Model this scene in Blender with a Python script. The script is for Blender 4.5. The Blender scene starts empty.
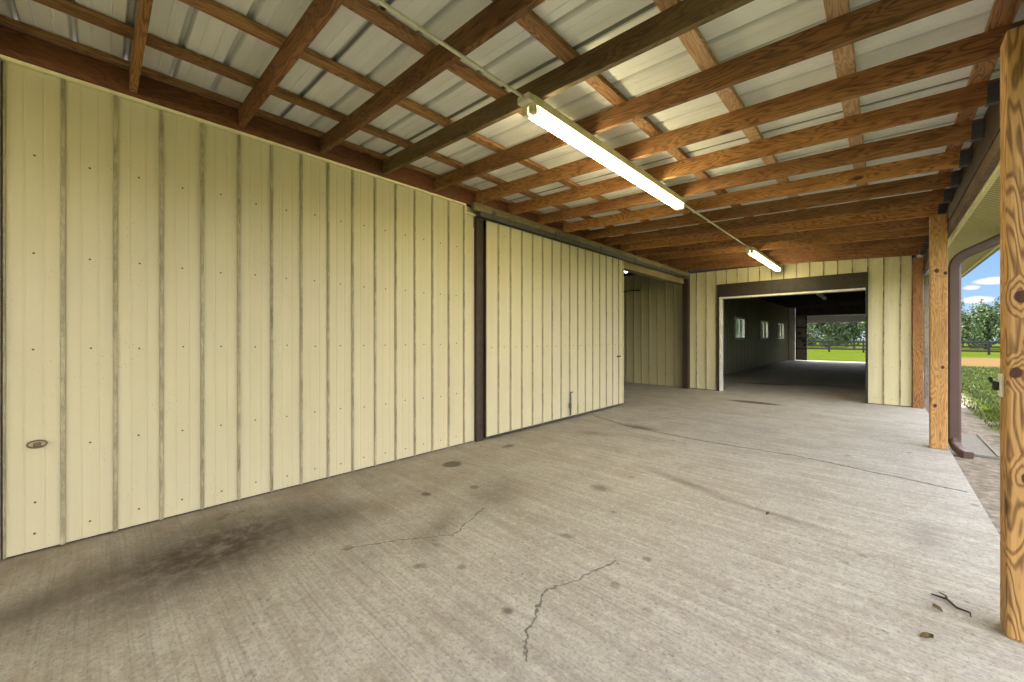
import bpy, bmesh, math, random
from mathutils import Vector, Matrix, Euler
S = bpy.context.scene
COL = S.collection
PI = math.pi
ORD = ['first','second','third','fourth','fifth','sixth','seventh','eighth','ninth','tenth','eleventh','twelfth',
       'thirteenth','fourteenth','fifteenth','sixteenth','seventeenth','eighteenth','nineteenth','twentieth']
# ------------------------------------------------------------------ camera
YAW = 0.7595
cam_d = bpy.data.cameras.new('camera'); cam = bpy.data.objects.new('camera', cam_d); COL.objects.link(cam)
cam.location = (0, 0, 1.2906)
cam.rotation_euler = (PI/2, 0, YAW)
cam_d.sensor_fit = 'HORIZONTAL'; cam_d.sensor_width = 36
cam_d.lens = 391.8/1024*36
cam_d.shift_y = -3.2/1024
cam_d.clip_start = 0.05; cam_d.clip_end = 600
S.camera = cam
# ------------------------------------------------------------------ view
S.view_settings.view_transform = 'Standard'; S.view_settings.look = 'None'
S.view_settings.exposure = 1.62; S.view_settings.gamma = 1; S.view_settings.use_curve_mapping = False
# ------------------------------------------------------------------ node helper
class NT:
    def __init__(s, tree): s.t = tree; s.n = tree.nodes; s.l = tree.links
    def add(s, typ, **k):
        n = s.n.new(typ)
        for a, b in k.items(): setattr(n, a, b)
        return n
    def put(s, sock, v):
        if isinstance(v, bpy.types.NodeSocket): s.l.new(v, sock)
        elif v is not None:
            if hasattr(sock.default_value, '__len__') and not hasattr(v, '__len__'): v = (v,)*len(sock.default_value)
            if hasattr(sock.default_value, '__len__') and len(sock.default_value) == 4 and len(v) == 3: v = (*v, 1)
            sock.default_value = v
    def math(s, op, a, b=None, c=None, clamp=False):
        n = s.add('ShaderNodeMath', operation=op, use_clamp=clamp)
        for i, v in enumerate((a, b, c)):
            if v is not None: s.put(n.inputs[i], v)
        return n.outputs[0]
    def vmath(s, op, a, b=None):
        n = s.add('ShaderNodeVectorMath', operation=op); s.put(n.inputs[0], a)
        if b is not None:
            if op == 'SCALE': s.put(n.inputs['Scale'], b)
            else: s.put(n.inputs[1], b)
        return n.outputs['Value'] if op in ('LENGTH', 'DISTANCE', 'DOT_PRODUCT') else n.outputs[0]
    def noise(s, vec, scale, detail=3, rough=.5, dist=0):
        n = s.add('ShaderNodeTexNoise'); s.put(n.inputs['Vector'], vec)
        n.inputs['Scale'].default_value = scale; n.inputs['Detail'].default_value = detail
        n.inputs['Roughness'].default_value = rough; n.inputs['Distortion'].default_value = dist
        return n.outputs[0]
    def vor(s, vec, scale, rnd=1, feature='F1'):
        n = s.add('ShaderNodeTexVoronoi', feature=feature); s.put(n.inputs['Vector'], vec)
        n.inputs['Scale'].default_value = scale; n.inputs['Randomness'].default_value = rnd
        return n
    def ramp(s, fac, stops, interp='LINEAR'):
        n = s.add('ShaderNodeValToRGB'); r = n.color_ramp; r.interpolation = interp
        while len(r.elements) < len(stops): r.elements.new(.5)
        for e, (p, c) in zip(r.elements, stops):
            e.position = p; e.color = (c, c, c, 1) if not hasattr(c, '__len__') else (*c, 1)
        s.put(n.inputs[0], fac); return n.outputs[0]
    def mix(s, fac, a, b, mode='MIX'):
        n = s.add('ShaderNodeMix', data_type='RGBA', blend_type=mode)
        s.put(n.inputs[0], fac); s.put(n.inputs[6], a); s.put(n.inputs[7], b); return n.outputs[2]
    def mapr(s, v, a, b, c=0, d=1, clamp=True):
        n = s.add('ShaderNodeMapRange', clamp=clamp)
        for i, x in enumerate((v, a, b, c, d)): s.put(n.inputs[i], x)
        return n.outputs[0]
    def mapping(s, vec, scale=(1,1,1), loc=(0,0,0), rot=(0,0,0)):
        n = s.add('ShaderNodeMapping'); s.put(n.inputs[0], vec)
        n.inputs['Location'].default_value = loc; n.inputs['Rotation'].default_value = rot; n.inputs['Scale'].default_value = scale
        return n.outputs[0]
    def xyz(s, vec):
        n = s.add('ShaderNodeSeparateXYZ'); s.put(n.inputs[0], vec); return n.outputs
    def bump(s, h, strength=.3, dist=.01):
        n = s.add('ShaderNodeBump'); n.inputs['Strength'].default_value = strength; n.inputs['Distance'].default_value = dist
        s.put(n.inputs['Height'], h); return n.outputs[0]
# ------------------------------------------------------------------ world: blue sky with a few clouds, bright unseen banks added
w = bpy.data.worlds.new('World'); S.world = w; w.use_nodes = True
t = NT(w.node_tree); t.n.clear()
d = t.add('ShaderNodeTexCoord').outputs['Generated']
dx, dy, dz = t.xyz(d)
sky = t.ramp(t.math('MAXIMUM', dz, 0), [(0, (.24, .29, .33)), (.06, (.145, .225, .32)), (.18, (.085, .175, .32)), (1, (.04, .11, .26))])
flat = t.vmath('DIVIDE', d, None)
cv = t.add('ShaderNodeCombineXYZ'); dzz = t.math('ADD', t.math('MAXIMUM', dz, 0), .12)
t.put(cv.inputs[0], t.math('DIVIDE', dx, dzz)); t.put(cv.inputs[1], t.math('DIVIDE', dy, dzz))
t.n.remove(flat.node)
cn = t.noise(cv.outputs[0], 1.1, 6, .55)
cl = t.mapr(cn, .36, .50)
# individual small clouds low over the trees at the right
wob = t.noise(d, 22, 4, .6)
acc = None
def skydir(x, y):
    u = (x-512)/391.8; v = -(y-337.8)/391.8; c, s_ = math.cos(YAW), math.sin(YAW)
    return Vector((u*c-s_, u*s_+c, v)).normalized()
for (x, y, sx, sy) in [(992, 281, .022, .006), (972, 287.5, .010, .004), (977, 300, .020, .006)]:
    D0 = skydir(x, y); R = Vector((D0.y, -D0.x, 0)).normalized()
    a = t.math('DIVIDE', t.math('SUBTRACT', t.vmath('DOT_PRODUCT', d, tuple(R)), R.dot(D0)), sx)
    b = t.math('DIVIDE', t.math('SUBTRACT', dz, D0.z), sy)
    r2 = t.math('ADD', t.math('MULTIPLY', a, a), t.math('MULTIPLY', b, b))
    r2 = t.math('ADD', r2, t.math('MULTIPLY', t.math('SUBTRACT', wob, .5), 2.2))
    m = t.mapr(r2, .5, 1.2, 1, 0)
    acc = m if acc is None else t.math('MAXIMUM', acc, m)
# sky clear only towards the view; unseen bright cloud added elsewhere for interior light
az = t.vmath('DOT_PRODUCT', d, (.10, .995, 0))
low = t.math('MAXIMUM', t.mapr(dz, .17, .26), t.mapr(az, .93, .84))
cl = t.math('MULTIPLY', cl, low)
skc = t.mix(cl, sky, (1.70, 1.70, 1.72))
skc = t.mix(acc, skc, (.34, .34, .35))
gr = t.mix(t.mapr(dz, -.02, 0), (.12, .15, .06), skc)
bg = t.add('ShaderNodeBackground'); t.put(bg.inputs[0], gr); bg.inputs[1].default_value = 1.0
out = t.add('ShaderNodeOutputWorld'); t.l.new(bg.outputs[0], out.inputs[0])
# sun, high, coming over the building
sd = bpy.data.lights.new('sun', 'SUN'); sd.energy = 5.0; sd.angle = .01; sd.color = (1, .95, .86)
sun = bpy.data.objects.new('sun', sd); COL.objects.link(sun)
sun.rotation_euler = Vector((-.12, .22, .97)).to_track_quat('Z', 'Y').to_euler()
# ------------------------------------------------------------------ materials
def newmat(name):
    m = bpy.data.materials.new(name); m.use_nodes = True
    t = NT(m.node_tree); b = t.n['Principled BSDF']
    return m, t, b
def plain(name, col, rough=.6, metal=0, var=.15, nscale=12, bump=.1):
    m, t, b = newmat(name)
    o = t.add('ShaderNodeTexCoord').outputs['Object']
    n = t.noise(o, nscale, 5, .6)
    f = t.mapr(n, .3, .7, 1-var, 1+var, False)
    c = t.vmath('SCALE', tuple(col), f)
    t.put(b.inputs['Base Color'], c); b.inputs['Roughness'].default_value = rough; b.inputs['Metallic'].default_value = metal
    if bump: t.put(b.inputs['Normal'], t.bump(n, bump, .005))
    return m
def wood(name, axis, dark, light, weather=0.0, knots=(), grain=7.0, knotdens=1.0, contrast=1.0, wild=1.0, blotch=.5):
    m, t, b = newmat(name)
    o = t.add('ShaderNodeTexCoord').outputs['Object']
    rnd = t.add('ShaderNodeObjectInfo').outputs['Random']
    off = t.add('ShaderNodeCombineXYZ'); t.put(off.inputs[0], t.math('MULTIPLY', rnd, 37)); t.put(off.inputs[1], t.math('MULTIPLY', rnd, 53)); t.put(off.inputs[2], t.math('MULTIPLY', rnd, 71))
    if knots: p = o
    else: p = t.vmath('ADD', o, off.outputs[0])
    sc = [1, 1, 1]; sc[axis] = .13
    st = t.mapping(p, tuple(sc))
    # growth rings as contour lines of a stretched noise field
    f = t.noise(st, grain, 3, .5, .25*wild)
    ksum = None
    sk = [1.0, 1.0, 1.0]; sk[axis] = .45
    kv = t.vor(t.mapping(p, tuple(sk)), 3.0*knotdens)
    kd = kv.outputs['Distance']
    kn = t.mapr(kd, .04, .085, .95, 0)
    pull = t.mapr(kd, .02, .30, 1, 0)
    for (x, y, z, r) in knots:
        e = t.mapping(t.vmath('SUBTRACT', o, (x, y, z)), (1, 1, .75))
        dd = t.vmath('LENGTH', e)
        dd = t.math('ADD', dd, t.math('MULTIPLY', t.math('SUBTRACT', t.noise(o, 40, 2), .5), r*.5))
        kn = t.math('MAXIMUM', kn, t.mapr(dd, r*.8, r, 1, 0))
        pull = t.math('MAXIMUM', pull, t.mapr(dd, r*.7, r*3.2, 1, 0))
    f2 = t.math('ADD', f, t.math('MULTIPLY', pull, .07*wild))
    ring = t.math('SINE', t.math('MULTIPLY', f2, 150))
    ring = t.mapr(ring, -1, .35, 0, 1)
    fine = t.mapping(p, tuple([60 if i != axis else 1.6 for i in range(3)]))
    fib = t.noise(fine, 2.2, 3, .6)
    mixf = t.math('ADD', t.math('MULTIPLY', ring, .5*contrast), t.math('MULTIPLY', fib, .55))
    c = t.mix(t.mapr(mixf, .12, .85), dark, light)
    bl = t.noise(t.mapping(p, tuple([3 if i != axis else .8 for i in range(3)])), 1.6, 4, .6)
    c = t.mix(t.mapr(bl, .42, .70, 0, blotch), c, tuple(x*.55 for x in dark))
    if weather: c = t.mix(t.mapr(bl, .60, .38, 0, weather), c, (.29, .225, .11))
    # object to object variation
    c = t.vmath('SCALE', c, t.mapr(rnd, 0, 1, .62, 1.25))
    c = t.mix(kn, c, (.065, .022, .009))
    t.put(b.inputs['Base Color'], c); b.inputs['Roughness'].default_value = .75
    t.put(b.inputs['Normal'], t.bump(t.math('ADD', mixf, t.math('MULTIPLY', kn, -.6)), .25, .004))
    return m
DK, LT = (.11, .036, .008), (.40, .165, .045)
W_RAFT = [wood('rafter_wood_brown', 0, (.085, .030, .007), (.36, .155, .042), .15),
          wood('rafter_wood_olive', 0, (.11, .055, .014), (.32, .19, .06), .5),
          wood('rafter_wood_orange', 0, (.15, .055, .012), (.54, .25, .07), .1),
          wood('rafter_wood_red', 0, (.065, .020, .005), (.25, .095, .026), .1)]
W_PURL = [wood('purlin_wood_brown', 1, (.12, .05, .016), (.42, .20, .07), .2),
          wood('purlin_wood_pale', 1, (.36, .20, .10), (.66, .42, .24), .2, knotdens=1.6)]
W_LEDG = wood('ledger_wood', 1, (.105, .03, .008), (.22, .075, .022), 0)
W_BEAM = wood('beam_wood', 1, (.13, .07, .04), (.26, .16, .10), .3)
W_TRACK = wood('track_board_wood', 1, (.13, .10, .05), (.27, .22, .12), .9)
W_BLOCK = wood('block_wood', 0, (.26, .11, .03), (.50, .25, .08), 0)
P1C = (.451, 2.75, 1.3); P2C = (.461, 6.77, 1.3)
W_POST1 = wood('near_post_wood', 2, (.15, .055, .012), (.72, .42, .15), 0,
               knots=[(-.03, -.07, .165, .022), (.02, -.07, -.02, .016), (-.045, -.07, -.16, .02), (.03, -.07, .60, .02), (-.01, -.07, -.6, .024)], grain=6.0, contrast=1.0, wild=1.4, blotch=.2)
W_POST2 = wood('far_post_wood', 2, (.22, .095, .025), (.74, .45, .17), 0,
               knots=[(-.018, -.07, .77, .020), (.052, -.07, .735, .018), (.03, -.07, -.35, .016), (-.03, -.07, -.8, .018)], grain=7.0, contrast=.45, wild=1.0, blotch=.3)
W_POST3 = wood('corner_post_wood', 2, (.20, .075, .02), (.52, .26, .09), 0, knotdens=1.8)
W_GREY = wood('weathered_post_wood', 2, (.16, .13, .11), (.36, .32, .28), .3)

def panel_paint(name, base, dirt=.5, axis=1, u0=0.0, pitch=.2286):
    """painted ribbed sheet: grime in streaks and specks, a broken dark line along each rib"""
    m, t, b = newmat(name)
    g = t.add('ShaderNodeTexCoord').outputs['Object']
    x = t.xyz(g); u = x[axis]; z = x[2]
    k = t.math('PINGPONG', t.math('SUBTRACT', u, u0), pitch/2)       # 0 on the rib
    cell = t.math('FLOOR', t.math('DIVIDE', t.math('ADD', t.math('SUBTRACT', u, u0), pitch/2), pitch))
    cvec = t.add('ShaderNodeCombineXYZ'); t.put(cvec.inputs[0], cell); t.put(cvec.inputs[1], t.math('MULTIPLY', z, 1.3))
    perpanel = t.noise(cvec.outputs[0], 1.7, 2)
    strv = t.mapping(g, (14, 14, .5)); streak = t.noise(strv, 1.0, 4, .65)
    blot = t.noise(g, 1.3, 5, .6)
    c = t.mix(t.mapr(streak, .4, .75, 0, .35*dirt), base, tuple(q*.72 for q in base))
    c = t.mix(t.mapr(blot, .45, .75, 0, .35*dirt), c, (base[0]*.8, base[1]*.78, base[2]*.62))
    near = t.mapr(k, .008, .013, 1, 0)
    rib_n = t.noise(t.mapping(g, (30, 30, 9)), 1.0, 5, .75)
    rib_line = t.math('MULTIPLY', near, t.mapr(rib_n, .38, .58, .45, 1))
    rib_line = t.math('MULTIPLY', rib_line, t.mapr(perpanel, .3, .7, .75, 1.25))
    c = t.mix(t.math('MULTIPLY', rib_line, dirt), c, (.085, .06, .025))  # dark brown broken line along each rib
    v = t.vor(g, 40); sp = t.math('MULTIPLY', t.mapr(v.outputs['Distance'], .09, .15, 1, 0), t.mapr(t.noise(g, 3.3, 3), .55, .66))
    c = t.mix(t.math('MULTIPLY', sp, min(1, dirt)), c, (.07, .04, .018))
    t.put(b.inputs['Base Color'], c); b.inputs['Roughness'].default_value = .42; b.inputs['Specular IOR Level'].default_value = .35
    t.put(b.inputs['Normal'], t.bump(blot, .04, .02))
    return m
CREAM = (.56, .515, .355)
M_TRIM = plain('cream_trim', (.72, .66, .42), .5, var=.12)
M_HEAD = plain('dark_header_paint', (.026, .019, .014), .6, var=.3)
M_JAMB = plain('dark_brown_trim', (.038, .022, .014), .6, var=.35)
M_WHITE = plain('white_paint', (.70, .69, .64), .6, var=.1)
M_ROOFM = None
M_GALV = plain('galvanised_metal', (.45, .46, .48), .4, .8, var=.2)
M_SCREW = plain('rusty_screw', (.10, .065, .035), .6, .3, var=.3)
M_DOWN = plain('brown_gutter_paint', (.095, .058, .052), .4, var=.12, nscale=6)
M_BLACK = plain('black_metal', (.02, .02, .02), .5, .2)
M_HOUSE = plain('cream_enamel', (.66, .62, .42), .4, var=.25, nscale=9)
M_COND = plain('conduit_metal', (.70, .66, .52), .4, .1, var=.15)
M_RUST = plain('rusty_ring_metal', (.16, .12, .07), .5, .6, var=.4, nscale=60)
M_SPLASH = plain('concrete_block_grey', (.20, .185, .165), .9, var=.2, nscale=30)
M_LEAF = plain('dead_leaf', (.12, .08, .035), .9, var=.4, nscale=60)
M_TWIG = plain('dark_bark', (.05, .035, .025), .9, var=.4, nscale=60)
M_FENCE = plain('black_fence_paint', (.010, .009, .009), .8, var=.3)
M_BARK = plain('tree_bark', (.10, .075, .05), .9, var=.4)
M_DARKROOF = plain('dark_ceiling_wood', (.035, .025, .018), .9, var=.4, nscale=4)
M_BRACK = plain('joist_hanger_metal', (.10, .10, .11), .5, .5, var=.3)
M_FOLD = plain('brown_leaf_panel', (.30, .24, .20), .6, var=.3, nscale=4)
def emis(name, col, s):
    m, t, b = newmat(name); t.put(b.inputs['Base Color'], (.8, .8, .75)); t.put(b.inputs['Emission Color'], col); b.inputs['Emission Strength'].default_value = s
    return m
M_TUBE = emis('lit_fluorescent_tube', (1, .86, .47), 17.0)
M_BULB = emis('lit_bulb', (1, .95, .85), 2.0)
def glass():
    m, t, b = newmat('window_glass')
    b.inputs['Transmission Weight'].default_value = 1; b.inputs['Roughness'].default_value = .08; b.inputs['IOR'].default_value = 1.1
    b.inputs['Base Color'].default_value = (.42, .45, .36, 1); return m
M_GLASS = glass()
def roof_mat():
    m, t, b = newmat('roof_sheet')
    g = t.add('ShaderNodeTexCoord').outputs['Object']
    n = t.noise(t.mapping(g, (.5, 6, 1)), 1.1, 3, .55); n2 = t.noise(g, 1.2, 4, .6)
    c = t.mix(t.mapr(n, .38, .72, 0, .35), (.86, .865, .84), (.62, .615, .56))
    c = t.mix(t.mapr(n2, .5, .75, 0, .35), c, (.55, .53, .44))
    yy = t.xyz(g)[1]
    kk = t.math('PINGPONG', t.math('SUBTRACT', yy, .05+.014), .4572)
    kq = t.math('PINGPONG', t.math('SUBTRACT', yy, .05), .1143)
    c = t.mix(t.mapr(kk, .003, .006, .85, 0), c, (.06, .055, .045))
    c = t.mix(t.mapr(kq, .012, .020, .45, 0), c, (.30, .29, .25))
    t.put(b.inputs['Base Color'], c); b.inputs['Roughness'].default_value = .45; b.inputs['Metallic'].default_value = .0
    return m
M_ROOF = roof_mat()
def soffit_mat():
    m, t, b = newmat('soffit_vinyl')
    g = t.add('ShaderNodeTexCoord').outputs['Object']
    n = t.noise(g, 5, 4, .6)
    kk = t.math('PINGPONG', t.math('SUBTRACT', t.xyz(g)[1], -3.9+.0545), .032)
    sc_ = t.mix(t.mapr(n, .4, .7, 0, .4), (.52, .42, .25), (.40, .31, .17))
    t.put(b.inputs['Base Color'], t.mix(t.mapr(kk, .006, .012, .92, 0), sc_, (.12, .10, .05))); b.inputs['Roughness'].default_value = .5  # groove shade painted in as a dark line along each groove
    return m
M_SOFF = soffit_mat()

def concrete():
    m, t, b = newmat('stained_concrete')
    g = t.add('ShaderNodeNewGeometry').outputs['Position']
    x, y, z = t.xyz(g)
    big = t.noise(g, .55, 5, .6); mid = t.noise(g, 3.0, 6, .65); fin = t.noise(g, 55, 6, .8); rough_ = t.noise(g, 21, 6, .8)
    st1 = t.noise(t.mapping(g, (.7, 16, 1)), 1.0, 5, .6); st2 = t.noise(t.mapping(g, (1.2, 75, 1)), 1.0, 4, .6)
    warp = t.math('MULTIPLY', t.math('SUBTRACT', t.noise(g, 9, 5, .7), .5), .18)
    warp2 = t.math('MULTIPLY', t.math('SUBTRACT', t.noise(g, 2.1, 6, .65), .5), 1.0)
    c = t.mix(t.mapr(big, .35, .7), (.345, .332, .322), (.455, .44, .425))
    c = t.mix(t.mapr(mid, .40, .66, 0, .75), c, (.29, .262, .235))
    c = t.mix(t.mapr(st1, .42, .72, 0, .5), c, (.55, .54, .52))
    c = t.mix(t.mapr(st2, .48, .68, 0, .6), c, (.25, .23, .205))
    c = t.mix(t.mapr(fin, .50, .68, 0, .75), c, (.12, .10, .085))
    c = t.mix(t.mapr(rough_, .50, .66, 0, .42), c, (.24, .21, .19))
    c = t.mix(t.mapr(rough_, .46, .34, 0, .45), c, (.60, .58, .56))
    # brown foot traffic film along the wall, drier pale slab at the open side
    wallside = t.math('MULTIPLY', t.mapr(t.math('ADD', x, warp2), -3.7, -1.7, 1, 0), t.mapr(y, 4.5, 1.0, .45, 1))
    c = t.mix(t.math('MULTIPLY', wallside, t.mapr(mid, .3, .65, .35, .80)), c, (.20, .165, .13))
    def ell(cx, cy, ax, ay, rot=0, soft=.6, wm=1.0):
        q = t.mapping(t.vmath('SUBTRACT', g, (cx, cy, 0)), (1, 1, 1), rot=(0, 0, -rot))
        a, b_, _ = t.xyz(q)
        r = t.math('POWER', t.math('ADD', t.math('POWER', t.math('DIVIDE', a, ax), 2), t.math('POWER', t.math('DIVIDE', b_, ay), 2)), .5)
        r = t.math('ADD', r, t.math('MULTIPLY', warp2 if wm == 1.0 else warp, 1.3*wm if wm == 1.0 else wm*1.7/max(.06, min(ax, ay))*.35))
        return t.mapr(r, 1-soft, 1+soft*.3, 1, 0)
    blot = t.mapr(t.noise(g, 11, 6, .75), .36, .58, .6, 1)
    big_oil = t.math('MULTIPLY', ell(-2.98, .48, .50, .78, .15, .7, .5), blot)
    c = t.mix(t.math('MULTIPLY', big_oil, .93), c, (.055, .040, .027))
    for (cx, cy, ax, ay, rot, op, so) in [(-3.2, 2.48, .10, .11, 0, .80, .25), (-2.74, 1.86, .050, .045, 0, .75, .5), (-2.57, 2.23, .05, .045, 0, .55, .5),
            (-1.77, 2.96, .10, .08, 0, .55, .7), (-1.29, 1.33, .035, .03, 0, .7, .5), (-3.25, 3.36, .06, .10, 0, .7, .6), (-1.88, 9.0, .50, .17, 0, .93, .35),
            (-2.35, 12.9, .75, .25, .2, .85, .5), (-1.5, 13.5, 1.3, .5, 0, .5, .8), (-2.9, 1.15, .35, .3, .3, .55, .9), (-2.35, 2.3, .25, .5, .4, .4, .9),
            (-2.55, 5.35, .30, .12, 0, .75, .8), (-.6, 3.4, .45, .05, -.1, .5, .8), (-1.3, 3.6, .5, .07, -.3, .5, .8), (.2, 3.7, .12, .3, 0, .35, .9), (-2.95, -.25, .15, .35, .4, .5, .8),
            (-1.9, 1.25, .05, .03, .8, .5, .5), (-1.5, 2.1, .06, .03, .3, .5, .5), (-1.0, 2.2, .03, .03, 0, .5, .5), (-2.2, 1.6, .12, .3, .6, .45, .9), (-2.85, 4.6, .25, .14, .4, .45, .8)]:
        c = t.mix(t.math('MULTIPLY', ell(cx, cy, ax, ay, rot, so, .5), op), c, (.075, .058, .042))
    # scattered small spots
    v = t.vor(g, 4.2); spots = t.math('MULTIPLY', t.mapr(t.math('ADD', v.outputs['Distance'], warp), .07, .15, 1, 0), t.mapr(t.noise(g, 1.2, 2), .45, .6))
    c = t.mix(t.math('MULTIPLY', spots, .55), c, (.10, .08, .06))
    v2 = t.vor(g, 17); s2 = t.math('MULTIPLY', t.mapr(v2.outputs['Distance'], .10, .18, 1, 0), t.mapr(t.noise(g, 4, 3), .52, .62))
    c = t.mix(t.math('MULTIPLY', s2, .5), c, (.10, .08, .06))
    # cracks: jagged polylines
    jw = t.add('ShaderNodeTexNoise'); t.put(jw.inputs['Vector'], g); jw.inputs['Scale'].default_value = 10; jw.inputs['Detail'].default_value = 5; jw.inputs['Roughness'].default_value = .7
    gw = t.vmath('ADD', g, t.vmath('SCALE', t.vmath('SUBTRACT', jw.outputs['Color'], (.5, .5, .5)), .10))
    gx, gy, _ = t.xyz(gw)
    crk = None
    def seg(x0, y0, x1, y1, wd):
        nonlocal crk
        dx, dy = x1-x0, y1-y0; L2 = dx*dx+dy*dy
        px = t.math('SUBTRACT', gx, x0); py = t.math('SUBTRACT', gy, y0)
        h = t.math('DIVIDE', t.math('ADD', t.math('MULTIPLY', px, dx), t.math('MULTIPLY', py, dy)), L2, clamp=True)
        ex = t.math('SUBTRACT', px, t.math('MULTIPLY', h, dx)); ey = t.math('SUBTRACT', py, t.math('MULTIPLY', h, dy))
        dd = t.math('SQRT', t.math('ADD', t.math('MULTIPLY', ex, ex), t.math('MULTIPLY', ey, ey)))
        mm = t.mapr(dd, wd*.35, wd, 1, 0)
        crk = mm if crk is None else t.math('MAXIMUM', crk, mm)
    for pts, wd in [([(-1.13, 2.05), (-1.19, 1.745), (-1.25, 1.56), (-1.19, 1.43), (-1.147, 1.30), (-1.04, 1.18)], .0065),
                    ([(-3.5, 5.65), (-2.7, 5.32), (-1.66, 5.2), (-.67, 5.25), (.5, 5.0)], .024),
                    ([(-2.4, 1.02), (-2.24, 1.32), (-2.05, 1.6), (-2.2, 2.0)], .006)]:
        for a, b_ in zip(pts, pts[1:]): seg(*a, *b_, wd)
    for (cx, cy, ax, ay, rot, op) in []: pass
    c = t.mix(t.math('MULTIPLY', crk, .72), c, (.05, .042, .035))
    t.put(b.inputs['Base Color'], c); b.inputs['Roughness'].default_value = .85; b.inputs['Specular IOR Level'].default_value = .25
    h = t.math('ADD', t.math('MULTIPLY', fin, .6), t.math('ADD', t.math('MULTIPLY', st2, .5), t.math('MULTIPLY', crk, -1.0)))
    t.put(b.inputs['Normal'], t.bump(h, .45, .006))
    return m
M_CONC = concrete()
def ground():
    m, t, b = newmat('grass_and_dirt')
    g = t.add('ShaderNodeNewGeometry').outputs['Position']
    x, y, z = t.xyz(g)
    n1 = t.noise(g, 1.1, 6, .65); n2 = t.noise(g, 14, 5, .7); n3 = t.noise(g, .25, 3)
    grass = t.mix(t.mapr(n2, .35, .65), (.024, .037, .004), (.055, .074, .008))
    grass = t.mix(t.mapr(n1, .45, .7, 0, .5), grass, (.062, .073, .012))
    dirt = t.mix(t.mapr(n2, .3, .7), (.13, .11, .09), (.34, .30, .26))
    edge = t.math('ADD', x, t.math('MULTIPLY', t.math('SUBTRACT', n1, .5), 1.1))
    fd = t.mapr(edge, 1.05, 1.35, 1, 0)
    # bare patch in the pasture
    q = t.vmath('LENGTH', t.mapping(t.vmath('SUBTRACT', g, (5.0, 34, 0)), (.16, .12, 1)))
    patch = t.mapr(t.math('ADD', q, t.math('MULTIPLY', t.math('SUBTRACT', n1, .5), 1.0)), .6, 1.0, 1, 0)
    c = t.mix(t.math('MULTIPLY', patch, .85), grass, (.11, .068, .035))
    fd = t.math('MULTIPLY', fd, t.mapr(y, 29.5, 28.3))
    c = t.mix(fd, c, dirt)
    t.put(b.inputs['Base Color'], c); b.inputs['Roughness'].default_value = 1; b.inputs['Specular IOR Level'].default_value = 0
    t.put(b.inputs['Normal'], t.bump(n2, .6, .02))
    return m
M_GROUND = ground()
def leafmat(name, a, c_):
    m, t, b = newmat(name)
    g = t.add('ShaderNodeTexCoord').outputs['Object']; rn = t.add('ShaderNodeObjectInfo').outputs['Random']
    c = t.mix(t.mapr(t.noise(g, 1.1, 4, .7), .35, .65), a, c_)
    c = t.vmath('SCALE', c, t.mapr(rn, 0, 1, .7, 1.25))
    t.put(b.inputs['Base Color'], c); b.inputs['Roughness'].default_value = .6
    return m
M_FOL = leafmat('tree_leaves', (.02, .045, .012), (.07, .115, .028))
M_GRASS = leafmat('grass_blades', (.040, .060, .007), (.095, .130, .018))
# ------------------------------------------------------------------ mesh helpers
def link(name, bm, mat, parent=None, loc=(0,0,0), rot=(0,0,0), smooth=False):
    me = bpy.data.meshes.new(name); bmesh.ops.recalc_face_normals(bm, faces=bm.faces) if len(bm.faces) < 60000 else None
    bm.to_mesh(me); bm.free()
    me.materials.append(mat)
    if smooth:
        for p in me.polygons: p.use_smooth = True
    o = bpy.data.objects.new(name, me); COL.objects.link(o); o.location = loc; o.rotation_euler = rot
    if parent: o.parent = parent
    return o
def tag(o, label, cat=None, group=None, kind=None):
    if label: o['label'] = label
    if cat: o['category'] = cat
    if group: o['group'] = group
    if kind: o['kind'] = kind
    return o
def thing(name, label, cat, loc=(0,0,0), group=None):
    o = bpy.data.objects.new(name, None); o.empty_display_size = .1; COL.objects.link(o); o.location = loc
    return tag(o, label, cat, group)
def box(bm, x0, x1, y0, y1, z0, z1, bev=0, shear=None):
    r = bmesh.ops.create_cube(bm, size=1)
    for v in r['verts']:
        v.co = Vector(((x0+x1)/2+v.co.x*(x1-x0), (y0+y1)/2+v.co.y*(y1-y0), (z0+z1)/2+v.co.z*(z1-z0)))
    if bev:
        es = list({e for v in r['verts'] for e in v.link_edges})
        g = bmesh.ops.bevel(bm, geom=es, offset=bev, segments=2, affect='EDGES', profile=.5)
    return bm
def tube(bm, pts, r, seg=10, cap=True):
    pts = [Vector(p) for p in pts]; rings = []
    up = None
    for i, p in enumerate(pts):
        if i == 0: d_ = pts[1]-p
        elif i == len(pts)-1: d_ = p-pts[i-1]
        else: d_ = (pts[i+1]-p).normalized()+(p-pts[i-1]).normalized()
        d_.normalize()
        if up is None: up = d_.orthogonal().normalized()
        else: up = (up-d_*up.dot(d_)).normalized()
        sd_ = d_.cross(up)
        rr = r[i] if hasattr(r, '__len__') else r
        rings.append([bm.verts.new(p+(up*math.cos(a)+sd_*math.sin(a))*rr) for a in [2*PI*k/seg for k in range(seg)]])
    for a, b_ in zip(rings, rings[1:]):
        for k in range(seg): bm.faces.new((a[k], a[(k+1)%seg], b_[(k+1)%seg], b_[k]))
    if cap: bm.faces.new(rings[0][::-1]); bm.faces.new(rings[-1])
    return bm
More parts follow.
